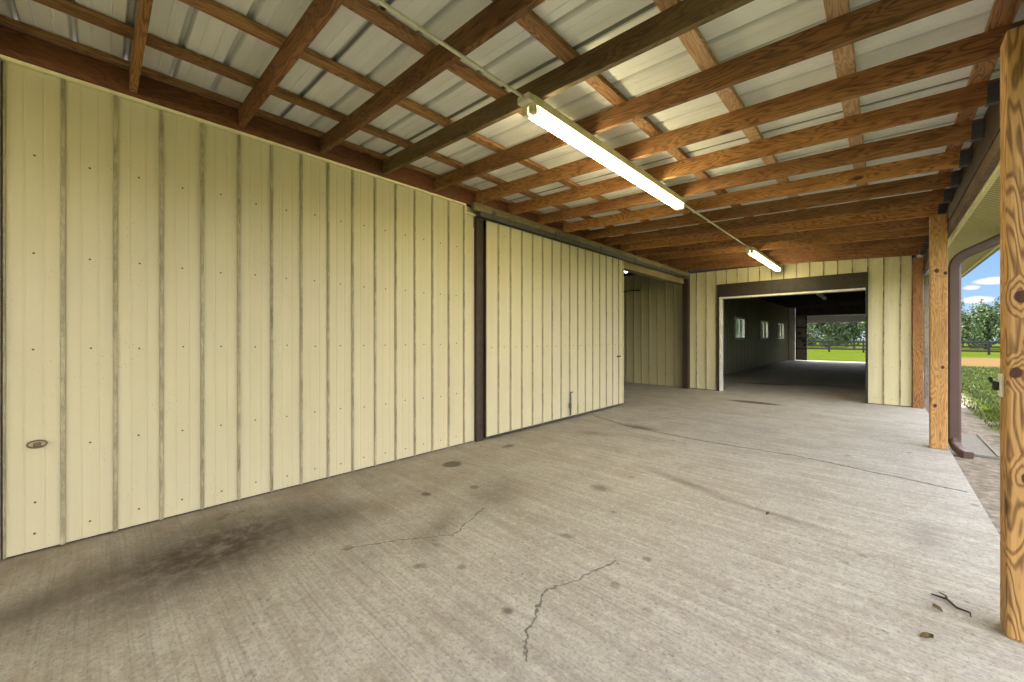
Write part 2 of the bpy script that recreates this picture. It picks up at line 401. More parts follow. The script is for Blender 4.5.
def rect_tube(bm, pts, w_, h_, side):
    """rectangular section swept along pts; side = fixed width direction"""
    pts = [Vector(p) for p in pts]; side = Vector(side).normalized(); rings = []
    for i, p in enumerate(pts):
        if i == 0: d_ = pts[1]-p
        elif i == len(pts)-1: d_ = p-pts[i-1]
        else: d_ = (pts[i+1]-p).normalized()+(p-pts[i-1]).normalized()
        d_.normalize(); n_ = d_.cross(side).normalized()
        rings.append([bm.verts.new(p+side*a*w_/2+n_*b_*h_/2) for a, b_ in ((1,.7),(.7,1),(-.7,1),(-1,.7),(-1,-.7),(-.7,-1),(.7,-1),(1,-.7))])
    for a, b_ in zip(rings, rings[1:]):
        for k in range(8): bm.faces.new((a[k], a[(k+1)%8], b_[(k+1)%8], b_[k]))
    bm.faces.new(rings[0][::-1]); bm.faces.new(rings[-1]); return bm
PITCH = .2286
def profile(u0, u1, phase, pitch=PITCH, H=.019, minor=.0022):
    """(u, depth) samples of a ribbed sheet between u0 and u1; ribs at phase + k*pitch"""
    pts = {}
    k0 = int(math.floor((u0-phase)/pitch))-1; k1 = int(math.ceil((u1-phase)/pitch))+1
    prof = []
    for k in range(k0, k1+1):
        c = phase+k*pitch
        prof += [(c-.013*H/.019, 0), (c-.008, H), (c+.008, H), (c+.013*H/.019, 0)]
        for f in (1/3, 2/3):
            q = c+pitch*f; prof += [(q-.006, 0), (q-.002, -minor), (q+.002, -minor), (q+.006, 0)]
    prof.sort()
    def at(u):
        for a, b_ in zip(prof, prof[1:]):
            if a[0] <= u <= b_[0]: return a[1]+(b_[1]-a[1])*(u-a[0])/max(1e-9, b_[0]-a[0])
        return 0
    return [(u0, at(u0))]+[p for p in prof if u0 < p[0] < u1]+[(u1, at(u1))]
def sheet(bm, u0, u1, v0, v1, phase, put, pitch=PITCH, H=.019, thick=.0008, minor=.0022):
    pr = profile(u0, u1, phase, pitch, H, minor)
    rows = []
    for off in (0, -thick):
        rows.append([[bm.verts.new(put(u, v, dd+off)) for v in (v0, v1)] for u, dd in pr])
    for R in rows:
        for a, b_ in zip(R, R[1:]): bm.faces.new((a[0], b_[0], b_[1], a[1]))
    A, B = rows
    for i in (0, len(pr)-1): bm.faces.new((A[i][0], A[i][1], B[i][1], B[i][0]))
    for j in (0, 1):
        for i in range(len(pr)-1): bm.faces.new((A[i][j], A[i+1][j], B[i+1][j], B[i][j]))
def screw_mesh():
    bm = bmesh.new()
    bmesh.ops.create_cone(bm, cap_ends=True, segments=10, radius1=.006, radius2=.006, depth=.002)
    r = bmesh.ops.create_cone(bm, cap_ends=True, segments=6, radius1=.0042, radius2=.0038, depth=.007)
    for v in r['verts']: v.co.z += .004
    me = bpy.data.meshes.new('screw'); bm.to_mesh(me); bm.free(); me.materials.append(M_SCREW); return me
SCREW = screw_mesh()
def screw(parent, loc, rot):
    o = bpy.data.objects.new('screw', SCREW); COL.objects.link(o); o.parent = parent; o.location = loc; o.rotation_euler = rot
# ------------------------------------------------------------------ floor, ground
bm = bmesh.new(); box(bm, -10, .55, -5, 27.9, -.15, 0, .006)
tag(link('floor', bm, M_CONC), 'grey stained concrete slab running from under the lean-to into the next bay', kind='structure')
bm = bmesh.new()
R_ = [(-160, -120, 160, -5.0), (-160, -5.0, -10, 27.9), (.55, -5.0, 160, 27.9), (-160, 27.9, 160, 200)]
for (a, b_, c_, e_) in R_:
    vs = [bm.verts.new(p) for p in ((a, b_, -.05), (c_, b_, -.05), (c_, e_, -.05), (a, e_, -.05))]; bm.faces.new(vs)
tag(link('ground', bm, M_GROUND), 'green pasture with a bare sandy strip along the slab edge', kind='structure')
# ------------------------------------------------------------------ left wall
WX = -3.7027; WY0 = -.1554; YL0 = -.384; YE = 10.406
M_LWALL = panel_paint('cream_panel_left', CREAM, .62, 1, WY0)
bm = bmesh.new()
sheet(bm, YL0, 3.215, .012, 2.90, WY0, lambda u, v, dd: Vector((WX+dd, u, v)))
wl = tag(link('wall_left', bm, M_LWALL), 'long cream ribbed metal wall on the left', kind='structure')
for k in range(0, 15):
    yc = WY0+PITCH*(k-.5)
    for z_ in (.115, .62 if k else .30, 1.22, 1.795, 2.386):
        screw(wl, (WX+.003, yc+random.uniform(-.004, .004), z_+random.uniform(-.008, .008)), (0, PI/2, 0))
# wall behind the camera side and framing behind the sheets
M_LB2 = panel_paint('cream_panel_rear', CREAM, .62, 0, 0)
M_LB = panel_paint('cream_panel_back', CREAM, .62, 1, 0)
bm = bmesh.new(); sheet(bm, -5, -.52, .012, 2.90, 0, lambda u, v, dd: Vector((WX+dd, u, v)))
tag(link('wall_left_rear', bm, M_LB), 'cream ribbed metal wall past the brown corner post', kind='structure')
bm = bmesh.new(); sheet(bm, -3.69, .50, .012, 2.90, 0, lambda u, v, dd: Vector((u, -4.0+dd, v))); box(bm, -3.69, .50, -4.15, -4.005, 0, 2.92)
tag(link('wall_rear_added', bm, M_LB2), 'added unseen cream ribbed wall closing the lean-to behind the viewpoint', kind='structure')  # unseen wall, added to hold back light from behind the viewpoint
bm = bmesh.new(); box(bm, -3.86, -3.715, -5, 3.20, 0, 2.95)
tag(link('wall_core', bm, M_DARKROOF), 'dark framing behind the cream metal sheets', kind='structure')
bm = bmesh.new(); box(bm, -3.71, -3.655, -.52, -.39, 0, 2.90, .004)
tag(link('trim_1', bm, W_GREY), 'weathered brown board at the near end of the cream wall', kind='structure')
# top channel with its step
bm = bmesh.new(); box(bm, -3.70, -3.668, -.52, 3.06, 2.892, 2.915, .002)
box(bm, -3.70, -3.668, 3.045, 3.065, 2.80, 2.892, .002); box(bm, -3.70, -3.668, 3.065, 3.21, 2.80, 2.815, .002)
tag(link('trim_2', bm, M_TRIM), 'thin cream channel along the top of the left wall', kind='structure')
bm = bmesh.new(); box(bm, -3.70, -3.655, 3.215, 3.33, 0, 2.80, .004)
tag(link('trim_3', bm, M_JAMB), 'dark brown jamb between the wall and the sliding door', kind='structure')
# ring pull on the wall
o = thing('ring_pull', 'small oval metal ring pull low on the first cream panel', 'ring pull', (-3.69, -.257, .654))
bm = bmesh.new()
tube(bm, [(.012, .038*math.cos(a), .021*math.sin(a)) for a in [2*PI*k/24 for k in range(25)]], .0045, 8, False); link('ring', bm, M_RUST, o, smooth=True)
bm = bmesh.new(); box(bm, -.008, .010, -.016, .016, -.016, .008, .003); link('mounting_plate', bm, M_RUST, o)
# ------------------------------------------------------------------ sliding door and its track
dY0, dY1 = 3.335, 6.885; DX = -3.625
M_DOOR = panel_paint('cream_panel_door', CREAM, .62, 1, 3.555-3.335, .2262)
door = thing('sliding_door', 'cream ribbed metal sliding door hanging on the track beside the dark jamb', 'sliding door', (DX, dY0, .045))
bm = bmesh.new(); sheet(bm, 0, dY1-dY0, 0, 2.72, 3.555-3.335, lambda u, v, dd: Vector((dd, u, v)), .2262)
pn = link('door_panel', bm, M_DOOR, door)
for k in range(0, 16):
    yc = .2262*(k+.45)
    for z_ in (1.12,):
        screw(door, (.003, yc, z_), (0, PI/2, 0))
for (y_, z_) in ((.33, 2.58), (3.38, 2.62), (.9, .12), (2.2, .15)): screw(door, (.003, y_, z_), (0, PI/2, 0))
bm = bmesh.new()
for (a, b_, c_, e_) in ((0, dY1-dY0, -.012, .012), (0, dY1-dY0, 2.60, 2.72), (0, .04, 0, 2.72), (dY1-dY0-.04, dY1-dY0, 0, 2.72), (0, dY1-dY0, 1.08, 1.16)):
    box(bm, -.045, -.003, a, b_, c_, e_)
link('door_frame', bm, M_JAMB, door)
bm = bmesh.new(); box(bm, -.003, .022, dY1-dY0-.010, dY1-dY0+.004, 0, 2.72, .001); tag(link('edge_trim', bm, M_TRIM, door), 'pale edge trim')
l_ = bmesh.new(); box(l_, .020, .034, 1.79, 1.815, .02, .38, .002); box(l_, .020, .034, 1.79, 1.87, .372, .388, .002); box(l_, .022, .05, 1.765, 1.80, .13, .22, .004)
tag(link('drop_bolt', l_, M_BRACK, door), 'grey metal drop bolt')
l_ = bmesh.new(); box(l_, .015, .030, 3.30, 3.43, .885, .912, .003); tag(link('latch', l_, M_BLACK, door), 'small dark latch')
o = thing('door_track', 'weathered green-grey track board under the rafters above the sliding door', 'track', (-3.62, 3.12, 2.80))
L = YE-3.12-.03
bm = bmesh.new(); box(bm, -.03, .035, 0, L, .045, .135, .003); link('track_board', bm, W_TRACK, o)
bm = bmesh.new(); box(bm, -.02, .03, .1, L, -.012, .044, .004); box(bm, .028, .034, .1, L, -.020, .01); link('rail', bm, M_BRACK, o)
for k in range(6):
    bm = bmesh.new(); box(bm, .034, .043, .3+k*1.3, .36+k*1.3, -.01, .09, .002); link('track_bracket', bm, M_BRACK, o)
# header above the opening, seen beyond the door
bm = bmesh.new(); box(bm, -3.86, -3.70, 3.2, YE, 2.66, 2.90, .004)
tag(link('trim_4', bm, W_TRACK), 'brown timber header over the side opening', kind='structure')
bm = bmesh.new(); box(bm, -3.72, -3.60, YE-.16, YE-.012, 0, 2.79, .004)
tag(link('trim_5', bm, M_JAMB), 'dark brown post in the corner left of the far doorway', kind='structure')
# ------------------------------------------------------------------ end wall with doorway
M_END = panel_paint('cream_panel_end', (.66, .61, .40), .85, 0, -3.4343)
DOX0, DOX1 = -2.93, -.26
EX0, EX1 = -3.60, .375
bm = bmesh.new()
pe = lambda u, v, dd: Vector((u, YE-dd, v))
sheet(bm, EX0, DOX0, .012, 2.93, -3.4343, pe); sheet(bm, DOX0, DOX1, 2.58, 2.93, -3.4343, pe); sheet(bm, DOX1, EX1, .012, 2.93, -3.4343, pe)
we = tag(link('wall_end', bm, M_END), 'cream ribbed metal end wall around the dark doorway', kind='structure')
for k in range(0, 17):
    xc = -3.4343+PITCH*(k+.5)
    if DOX0-.05 < xc < DOX1: continue
    for z_ in (.12, .72, 1.35, 2.0, 2.45): screw(we, (xc, YE-.003, z_), (PI/2, 0, 0))
bm = bmesh.new(); box(bm, -3.60, DOX0, YE+.003, YE+.14, 0, 2.93); box(bm, DOX0, DOX1, YE+.003, YE+.14, 2.58, 2.93); box(bm, DOX1, .375, YE+.003, YE+.14, 0, 2.93)
tag(link('wall_end_core', bm, M_DARKROOF), 'dark framing behind the end wall sheets', kind='structure')
bm = bmesh.new(); box(bm, DOX0-.02, DOX1+.035, YE-.055, YE+.10, 2.275, 2.585, .004)
tag(link('trim_6', bm, M_HEAD), 'dark brown header box over the far doorway', kind='structure')
bm = bmesh.new(); box(bm, DOX0+.03, DOX1, YE-.05, YE+.16, 2.235, 2.275, .003); box(bm, DOX0+.03, DOX0+.075, YE-.05, YE+.12, 0, 2.235, .003)
tag(link('trim_7', bm, M_WHITE), 'pale strip along the left side and top of the far doorway', kind='structure')
bm = bmesh.new(); box(bm, DOX0-.02, DOX0+.03, YE-.045, YE+.15, 0, 2.275, .003)
tag(link('trim_8', bm, M_JAMB), 'dark strip on the left edge of the far doorway', kind='structure')
bm = bmesh.new(); box(bm, DOX1-.005, DOX1+.035, YE-.05, YE+.16, 0, 2.275, .003)
tag(link('trim_9', bm, M_HEAD), 'dark jamb on the right side of the far doorway', kind='structure')
# left room seen past the sliding door
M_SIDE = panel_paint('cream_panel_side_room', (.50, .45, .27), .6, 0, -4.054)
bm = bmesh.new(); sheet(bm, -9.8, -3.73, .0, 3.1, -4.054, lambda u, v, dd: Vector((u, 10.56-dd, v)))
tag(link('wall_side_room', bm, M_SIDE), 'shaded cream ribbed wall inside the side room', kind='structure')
bm = bmesh.new(); box(bm, -9.9, -9.8, 1.5, 10.6, 0, 3.1); box(bm, -9.9, -3.87, 1.4, 1.5, 0, 3.1)
tag(link('wall_side_room_back', bm, M_FOLD), 'far walls of the side room', kind='structure')
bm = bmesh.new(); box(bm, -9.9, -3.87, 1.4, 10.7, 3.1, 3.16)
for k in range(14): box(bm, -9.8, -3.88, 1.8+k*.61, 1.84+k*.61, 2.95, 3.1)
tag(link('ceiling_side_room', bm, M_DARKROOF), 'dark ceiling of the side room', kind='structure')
o = thing('utility_lamp', 'small bright lamp under the dark side room ceiling past the sliding door', 'lamp', (-4.13, 8.0, 2.95))
bm = bmesh.new(); tube(bm, [(0, 0, 0), (0, 0, -.10)], .012, 8); tube(bm, [(0, 0, -.10), (0, 0, -.15)], [.02, .03], 12); link('lamp_holder', bm, M_BRACK, o)
bm = bmesh.new(); bmesh.ops.create_uvsphere(bm, u_segments=16, v_segments=10, radius=.042, matrix=Matrix.Translation((0, 0, -.19))); link('bulb', bm, M_BULB, o, smooth=True)
o = thing('wall_rod', 'dark horizontal rod on brackets on the side room wall', 'rod', (-5.4, 10.48, 2.64))
bm = bmesh.new(); tube(bm, [(-.3, 0, 0), (.43, 0, 0)], .012, 8); link('rod', bm, M_BLACK, o)
for x_ in (-.1, .35):
    bm = bmesh.new(); box(bm, x_-.012, x_+.012, -.01, .075, -.03, .01, .002); link('bracket', bm, M_BLACK, o)
# ------------------------------------------------------------------ next bay
IX = -4.02; YF = 27.6
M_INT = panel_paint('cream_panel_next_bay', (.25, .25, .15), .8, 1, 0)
wins = [(16.2, 17.6), (20.3, 21.9), (24.3, 25.9)]; wz0, wz1 = 1.25, 2.06
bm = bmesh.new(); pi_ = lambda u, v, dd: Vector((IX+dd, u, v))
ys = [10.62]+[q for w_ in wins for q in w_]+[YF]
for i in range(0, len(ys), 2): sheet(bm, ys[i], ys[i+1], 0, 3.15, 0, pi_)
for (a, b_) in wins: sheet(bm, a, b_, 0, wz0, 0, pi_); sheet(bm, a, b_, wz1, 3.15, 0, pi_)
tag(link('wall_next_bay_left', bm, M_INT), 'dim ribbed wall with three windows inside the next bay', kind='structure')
for i, (a, b_) in enumerate(wins):
    bm = bmesh.new()
    for (p, q, r_, s_) in ((a, b_, wz0-.02, wz0+.05), (a, b_, wz1-.05, wz1+.02), (a-.02, a+.05, wz0, wz1), (b_-.05, b_+.02, wz0, wz1)): box(bm, IX-.05, IX+.03, p, q, r_, s_, .003)
    fr = tag(link('window_%d' % (i+1), bm, M_WHITE), 'small framed window in the next bay wall, %s from the doorway' % ORD[i], kind='structure')
    bm = bmesh.new(); box(bm, IX-.012, IX-.006, a+.04, b_-.04, wz0+.04, wz1-.04); link('pane', bm, M_GLASS, fr)
    bm = bmesh.new(); box(bm, IX-.03, IX+.012, (a+b_)/2-.02, (a+b_)/2+.02, wz0+.04, wz1-.04); link('mullion', bm, M_WHITE, fr)
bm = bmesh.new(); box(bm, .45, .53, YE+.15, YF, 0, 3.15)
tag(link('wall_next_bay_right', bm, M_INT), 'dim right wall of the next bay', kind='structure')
FO0, FO1 = -3.05, .1
bm = bmesh.new(); box(bm, IX, FO0-.75, YF, YF+.1, 0, 3.15); box(bm, IX, .5, YF, YF+.1, 3.0, 3.15); box(bm, FO1, .5, YF, YF+.1, 0, 3.0)
tag(link('wall_far', bm, M_FOLD), 'far wall of the next bay around its open end', kind='structure')
bm = bmesh.new(); box(bm, FO0-.7, FO1, YF-.05, YF-.01, 2.13, 2.52, .004)
for z_ in (2.28, 2.44): box(bm, FO0-.7, FO1, YF-.055, YF-.05, z_, z_+.01)
tag(link('trim_10', bm, M_WHITE), 'white panel across the top of the far opening', kind='structure')
bm = bmesh.new(); box(bm, IX+.35, FO1+.3, YF-.16, YF-.06, 2.53, 3.14, .004)
tag(link('trim_14', bm, M_DARKROOF), 'dark beam above the white panel of the far opening', kind='structure')
bm = bmesh.new(); box(bm, IX+.03, IX+.32, YF-.12, YF-.03, 0, 3.0, .004)
for z_ in (.6, 1.2, 1.8): box(bm, IX+.30, IX+.325, YF-.14, YF-.12, z_, z_+.12)
tag(link('trim_11', bm, M_WHITE), 'white post at the left of the far opening', kind='structure')
o = thing('folded_door', 'brown panelled door leaf folded open at the far opening', 'door', (-3.66, YF-.20, .02))
bm = bmesh.new(); box(bm, 0, .52, 0, .04, 0, 2.50, .004); link('door_leaf', bm, M_FOLD, o)
for z_ in (0, .62, 1.22, 1.83, 2.42):
    bm = bmesh.new(); box(bm, 0, .52, -.03, 0, z_, z_+.06, .003); link('rail', bm, M_JAMB, o)
for x_, n_ in ((0, 'stile'), (.47, 'stile')):
    bm = bmesh.new(); box(bm, x_, x_+.05, -.032, 0, 0, 2.50, .003); link(n_, bm, M_JAMB, o)
for (x_, z_) in ((.12, 1.45), (.36, .8), (.3, 1.02)):
    bm = bmesh.new(); box(bm, x_, x_+.13, -.07, -.03, z_, z_+.15, .01); link('hasp', bm, M_BLACK, o)
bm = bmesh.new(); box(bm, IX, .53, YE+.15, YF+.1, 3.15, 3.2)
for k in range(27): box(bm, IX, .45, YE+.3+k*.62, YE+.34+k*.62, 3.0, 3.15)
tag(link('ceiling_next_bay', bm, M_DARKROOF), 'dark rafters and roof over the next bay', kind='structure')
# ------------------------------------------------------------------ lean-to roof
SL = -.0476
def zb(x): return 2.94+SL*(x+3.66)      # underside of rafters
ang = math.atan(-SL)
RH = .140
RX0, RX1 = -3.66, .52
Lr = (RX1-RX0)/math.cos(ang)
ys_r = [.765+.6085*k for k in range(-8, 16)]
rn = random.Random(5)
pat = {-1: 2, 0: 3, 1: 0, 2: 1, 3: 0, 4: 0, 5: 2}
rafter_src = {}
def rafter(y, k, mi):
    if mi not in rafter_src:
        bm = bmesh.new(); box(bm, 0, Lr, -.019, .019, 0, RH, .003)
        o = link('rafter', bm, W_RAFT[mi]); rafter_src[mi] = o
        bm = bmesh.new(); 
        for s_ in (-1, 1): box(bm, Lr-.06, Lr-.003, s_*.0215-.0015, s_*.0215+.0015, -.004, .125)
        box(bm, Lr-.06, Lr-.003, -.022, .022, -.005, -.002)
        for s_ in (-1, 1): box(bm, Lr-.004, Lr-.001, s_*.038-.014, s_*.038+.014, .02, .115)
        link('joist_hanger', bm, M_BRACK, o)
    else:
        s_ = rafter_src[mi]; o = s_.copy(); COL.objects.link(o)
        for ch in s_.children:
            c_ = ch.copy(); COL.objects.link(c_); c_.parent = o
    o.location = (RX0, y, zb(RX0)); o.rotation_euler = (0, ang, 0)
    return o
NR = 0
front = [y for y in ys_r if y > 0 and y < 10.3]
for i, y in enumerate(ys_r):
    if y > 10.3: continue
    k = i-8
    if y < -3.8: continue
    mi = pat.get(k, rn.choice([0, 2, 3, 0, 2]))
    o = rafter(y, k, mi)
    if y > 0:
        j = front.index(y)
        nm = ['brown', 'weathered olive', 'orange-brown', 'dark reddish'][mi]
        if j < 9: lab = '%s timber rafter, %s from the near top left corner' % (nm, ORD[j])
        else: lab = '%s timber rafter, %s counting back from the end wall' % (nm, ORD[len(front)-1-j])
    else: lab = 'added unseen timber rafter above and behind the viewpoint, %s behind the first one seen' % ORD[[q for q in ys_r if q < 0][::-1].index(y)]  # unseen rafters added behind the camera to balance the light
    tag(o, lab, 'rafter', 'rafters of the lean-to roof')
# ledger on the wall, with blocks over the track
bm = bmesh.new(); box(bm, -3.70, -3.662, -3.9, YE, 2.917, 3.079, .003)
tag(link('ledger_board', bm, W_LEDG), 'reddish brown ledger board along the top of the left wall', 'board')
# purlins
PX = [-3.655, -3.20, -2.60, -1.98, -1.38, -.78, -.17, .43]
plab = ['lying on top of the ledger board', 'next out from the ledger', 'third out from the wall', 'fourth out from the wall', 'fifth out from the wall, just past the light', 'third in from the open side', 'second in from the open side', 'nearest the open side at the rafter ends']
for i, x in enumerate(PX):
    bm = bmesh.new(); box(bm, -.044, .044, -7.6, 6.65, 0, .036, .003)
    o = link('purlin', bm, W_PURL[1] if i in (5, 6) else W_PURL[0], None, (x, 3.73, zb(x)+RH*1.001+.001), (0, ang, 0))
    tag(o, 'flat timber purlin across the rafters, '+plab[i], 'purlin', 'purlins under the roof sheets')
ZR = lambda x: zb(x)+RH+.0430
bm = bmesh.new()
Lf = 5.2
pr = lambda u, v, dd: Vector((v, u, dd))
sheet(bm, -7.7, 6.7, 0, Lf, .05, pr, H=.032, minor=.003)
tag(link('ceiling', bm, M_ROOF, None, (-4.0, 3.73, ZR(-4.0)), (0, ang, 0)), 'pale ribbed metal roof sheets seen from below', kind='structure')
# outer beam, rim joist, soffit, fascia, gutter
bm = bmesh.new(); box(bm, .533, .572, -3.9, 12.0, 2.50, 2.605, .003)
tag(link('eave_beam', bm, W_BEAM), 'grey-brown eave beam running along the outside of the posts', 'beam')
bm = bmesh.new(); box(bm, .526, .566, -3.9, 12.0, 2.61, 2.90, .003)
tag(link('rim_board', bm, M_JAMB), 'dark rim board carrying the outer rafter ends', 'board')
bm = bmesh.new(); box(bm, .575, .60, -3.9, 12.0, 2.455, 2.50, .002)
tag(link('trim_12', bm, M_TRIM), 'bright cream channel between eave beam and soffit', kind='structure')
bm = bmesh.new()
k = 0; y = -3.9
while y < 12.0:
    x0, x1 = .59, 1.03
    vs = [(x0, y, 2.465), (x0, y+.045, 2.465), (x0, y+.047, 2.478), (x0, y+.062, 2.478), (x0, y+.064, 2.465)]
    for a, b_ in zip(vs, vs[1:]):
        q = [bm.verts.new(p) for p in (a, b_, (x1, b_[1], b_[2]), (x1, a[1], a[2]))]; bm.faces.new(q)
    y += .064
bmesh.ops.remove_doubles(bm, verts=bm.verts, dist=1e-5)
box(bm, .59, 1.03, -3.9, 12.0, 2.482, 2.487)
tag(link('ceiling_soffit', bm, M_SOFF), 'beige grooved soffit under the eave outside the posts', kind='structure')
bm = bmesh.new(); box(bm, 1.03, 1.055, -3.9, 12.0, 2.44, 2.72, .003)
tag(link('trim_13', bm, M_TRIM), 'cream fascia at the outer edge of the soffit', kind='structure')
bm = bmesh.new()
gp = [(0, 0), (.02, -.04), (.10, -.04), (.125, .03), (.125, .06), (.117, .06), (.117, .03), (.095, -.032), (.024, -.032), (.006, 0), (.006, .06), (0, .06)]
A = [[bm.verts.new((1.057+a, y_, 2.55+b_)) for a, b_ in gp] for y_ in (-3.9, 12.0)]
for i in range(len(gp)): bm.faces.new((A[0][i], A[0][(i+1) % len(gp)], A[1][(i+1) % len(gp)], A[1][i]))
tag(link('gutter', bm, M_DOWN), 'brown rain gutter along the outer edge of the eave', 'gutter')
# ------------------------------------------------------------------ posts
def post(name, label, c, h, mat, w_=.14, bev=.008, base=0.0):
    bm = bmesh.new(); box(bm, -w_/2, w_/2, -w_/2, w_/2, base-c[2], h-c[2], bev)
    return tag(link(name, bm, mat, None, c), label, 'post')
p1 = post('timber_post', 'large knotty orange timber post nearest the viewer at the right edge', P1C, 2.615, W_POST1, bev=.012)
bm = bmesh.new(); box(bm, -.078, -.070, -.03, .05, -.27, -.17, .003); tag(link('strike_plate', bm, M_WHITE, p1), 'pale metal plate')
bm = bmesh.new(); tube(bm, [(-.075, .02, -.215), (-.09, .03, -.215), (-.098, .04, -.205), (-.10, .048, -.19)], .007, 8); box(bm, -.096, -.078, .01, .045, -.245, -.205, .006); tag(link('gate_hook', bm, M_BLACK, p1), 'black metal hook')
post('timber_post', 'square orange timber post standing beside the brown downspout', P2C, 2.72, W_POST2)
post('timber_post', 'narrow knotty timber post against the right end of the end wall', (.452, 10.40, 1.3), 2.76, W_POST3, .14)
post('weathered_post', 'grey weathered post just outside the far corner post', (.585, 10.50, 1.2), 2.44, W_GREY, .10, .004, -.05)
# ------------------------------------------------------------------ downspout
o = thing('downspout', 'brown rectangular downspout beside the square orange post', 'downspout', (.59, 6.80, 0))
bm = bmesh.new(); pts = [(0, 0, .12), (0, 0, 2.10), (.01, 0, 2.16), (.04, 0, 2.21), (.08, 0, 2.245), (.30, 0, 2.36), (.42, 0, 2.425), (.48, 0, 2.45), (.515, 0, 2.475), (.52, 0, 2.505)]
rect_tube(bm, pts, .075, .10, (0, 1, 0)); link('pipe', bm, M_DOWN, o)
bm = bmesh.new(); rect_tube(bm, [(0, 0, .14), (.002, -.005, .08), (.02, -.03, .03), (.05, -.09, .0), (.09, -.17, -.015)], .085, .085, (1, .4, 0)); link('elbow', bm, M_DOWN, o)
o = thing('splash_block', 'grey concrete splash block on the sandy ground under the downspout', 'splash block', (.80, 7.55, -.05))
bm = bmesh.new(); box(bm, -.13, .13, -.75, .6, 0, .03, .006); link('base', bm, M_SPLASH, o)
for s_ in (-1, 1):
    bm = bmesh.new(); box(bm, s_*.12-.015, s_*.12+.015, -.75, .6, .03, .042, .004); link('side_rim', bm, M_SPLASH, o)
# ------------------------------------------------------------------ fluorescent lights and conduit
FX = -1.665
def fixture(y0, y1, label, z=2.838, x=FX, tubes=M_TUBE):
    L = y1-y0
    o = thing('fluorescent_light', label, 'ceiling light', (x, y0, z), 'twin tube shop lights on the conduit line')
    bm = bmesh.new(); box(bm, -.052, .056, 0, L, -.058, 0, .003)
    link('housing', bm, M_HOUSE, o)
    for s_ in (-1, 1):
        bm = bmesh.new(); tube(bm, [(s_*.028, .045, -.082), (s_*.028, L-.045, -.082)], .0185, 14)
        link('tube', bm, tubes, o, smooth=True)
    for y_ in (.0, L-.045):
        for s_ in (-1, 1):
            bm = bmesh.new(); box(bm, s_*.028-.020, s_*.028+.020, y_, y_+.045, -.106, -.058, .005); link('lamp_holder', bm, M_HOUSE, o)
    bm = bmesh.new(); box(bm, -.05, .05, -.045, 0, -.045, .0, .004); link('junction_box', bm, M_COND, o)
    for y_ in (L*.5, L*.72):
        bm = bmesh.new(); box(bm, -.006, .006, y_, y_+.03, -.085, -.058, .002); link('clip', bm, M_BLACK, o)
    return o
fixture(1.90, 4.52, 'long twin tube fluorescent light under the rafters nearest the viewer')
fixture(-2.9, -.4, 'added unseen fluorescent light behind the viewpoint, on the same conduit line')  # unseen third fixture, added to brighten the upper wall and ceiling
fixture(7.65, 10.15, 'small looking distant fluorescent light just in front of the end wall')
for (a, b_, lab) in ((-.4, 1.86, 'thin pale conduit running from the top edge to the near fluorescent light'), (4.52, 7.61, 'thin pale conduit between the near and the distant fluorescent lights')):
    bm = bmesh.new(); tube(bm, [(FX, a, 2.822), (FX, b_, 2.822)], .0105, 10)
    o = tag(link('conduit', bm, M_COND, smooth=True), lab, 'conduit')
# lights in the next bay
for (y0, y1, lab) in ((14.2, 16.6, 'dim shop light inside the next bay, nearer one'), (18.6, 21.0, 'dim shop light inside the next bay, farther one')):
    fixture(y0, y1, lab, 2.99, -1.8, M_WHITE)
bm = bmesh.new(); tube(bm, [(-.55, 11.2, 3.155), (-.56, 11.2, 2.75), (-.50, 11.2, 2.55), (-.53, 11.2, 2.3)], .006, 6)
tag(link('hanging_cord', bm, M_COND), 'pale cord hanging inside the top right of the doorway', 'cord')
# ------------------------------------------------------------------ litter on the slab
def leaf(loc, rz, s_, label):
    bm = bmesh.new(); n = 8
    for side in (-1, 1):
        prev = None
        for i in range(n+1):
            u = i/n; w_ = .35*math.sin(PI*u)**.8
            a = bm.verts.new((u*s_, 0, .004+.01*math.sin(PI*u)*s_*8)); b_ = bm.verts.new((u*s_, side*w_*s_, .006+.03*s_*math.sin(3*u)+.002*i))
            if prev: bm.faces.new((prev[0], a, b_, prev[1]))
            prev = (a, b_)
    bmesh.ops.remove_doubles(bm, verts=bm.verts, dist=1e-5)
    tag(link('dead_leaf', bm, M_LEAF, None, loc, (0, 0, rz)), label, 'leaf')
leaf((.11, 2.43, .001), .5, .05, 'small curled dead leaf on the slab left of the near post foot')
leaf((.20, 2.72, .001), 2.5, .04, 'dead leaf on the slab beside the dark twig')
leaf((-.62, 3.33, .001), 1.2, .03, 'tiny dead leaf on the slab in the middle of the walkway')
bm = bmesh.new(); tube(bm, [(0, 0, .008), (.05, .02, .012), (.10, -.005, .007), (.14, .01, .008), (.16, -.02, .006)], [.003, .006, .005, .004, .002], 7)
tube(bm, [(.05, .02, .012), (.03, .05, .01), (-.005, .06, .006)], [.006, .004, .002], 6)
tag(link('dark_twig', bm, M_TWIG, None, (.17, 2.87, 0), (0, 0, -.6)), 'dark twisted twig lying on the slab beside the near post', 'twig')
# ------------------------------------------------------------------ pasture fence
FY = 48.0; gz = -.05
o = thing('pasture_fence', 'long black three rail pasture fence across the far side of the grass', 'fence', (0, FY, gz))
xs = [-16+2.44*k for k in range(34)]
bm = bmesh.new(); box(bm, -.07, .07, -.06, .06, 0, 1.12, .01)
fp = link('fence_post', bm, M_FENCE, o, (xs[0], 0, 0))
for x in xs[1:]:
    c_ = fp.copy(); COL.objects.link(c_); c_.location = (x, 0, 0)
for z_ in (.22, .55, .90):
    bm = bmesh.new(); box(bm, xs[0], xs[-1], -.09, -.06, z_, z_+.14, .004); link('fence_rail', bm, M_FENCE, o)
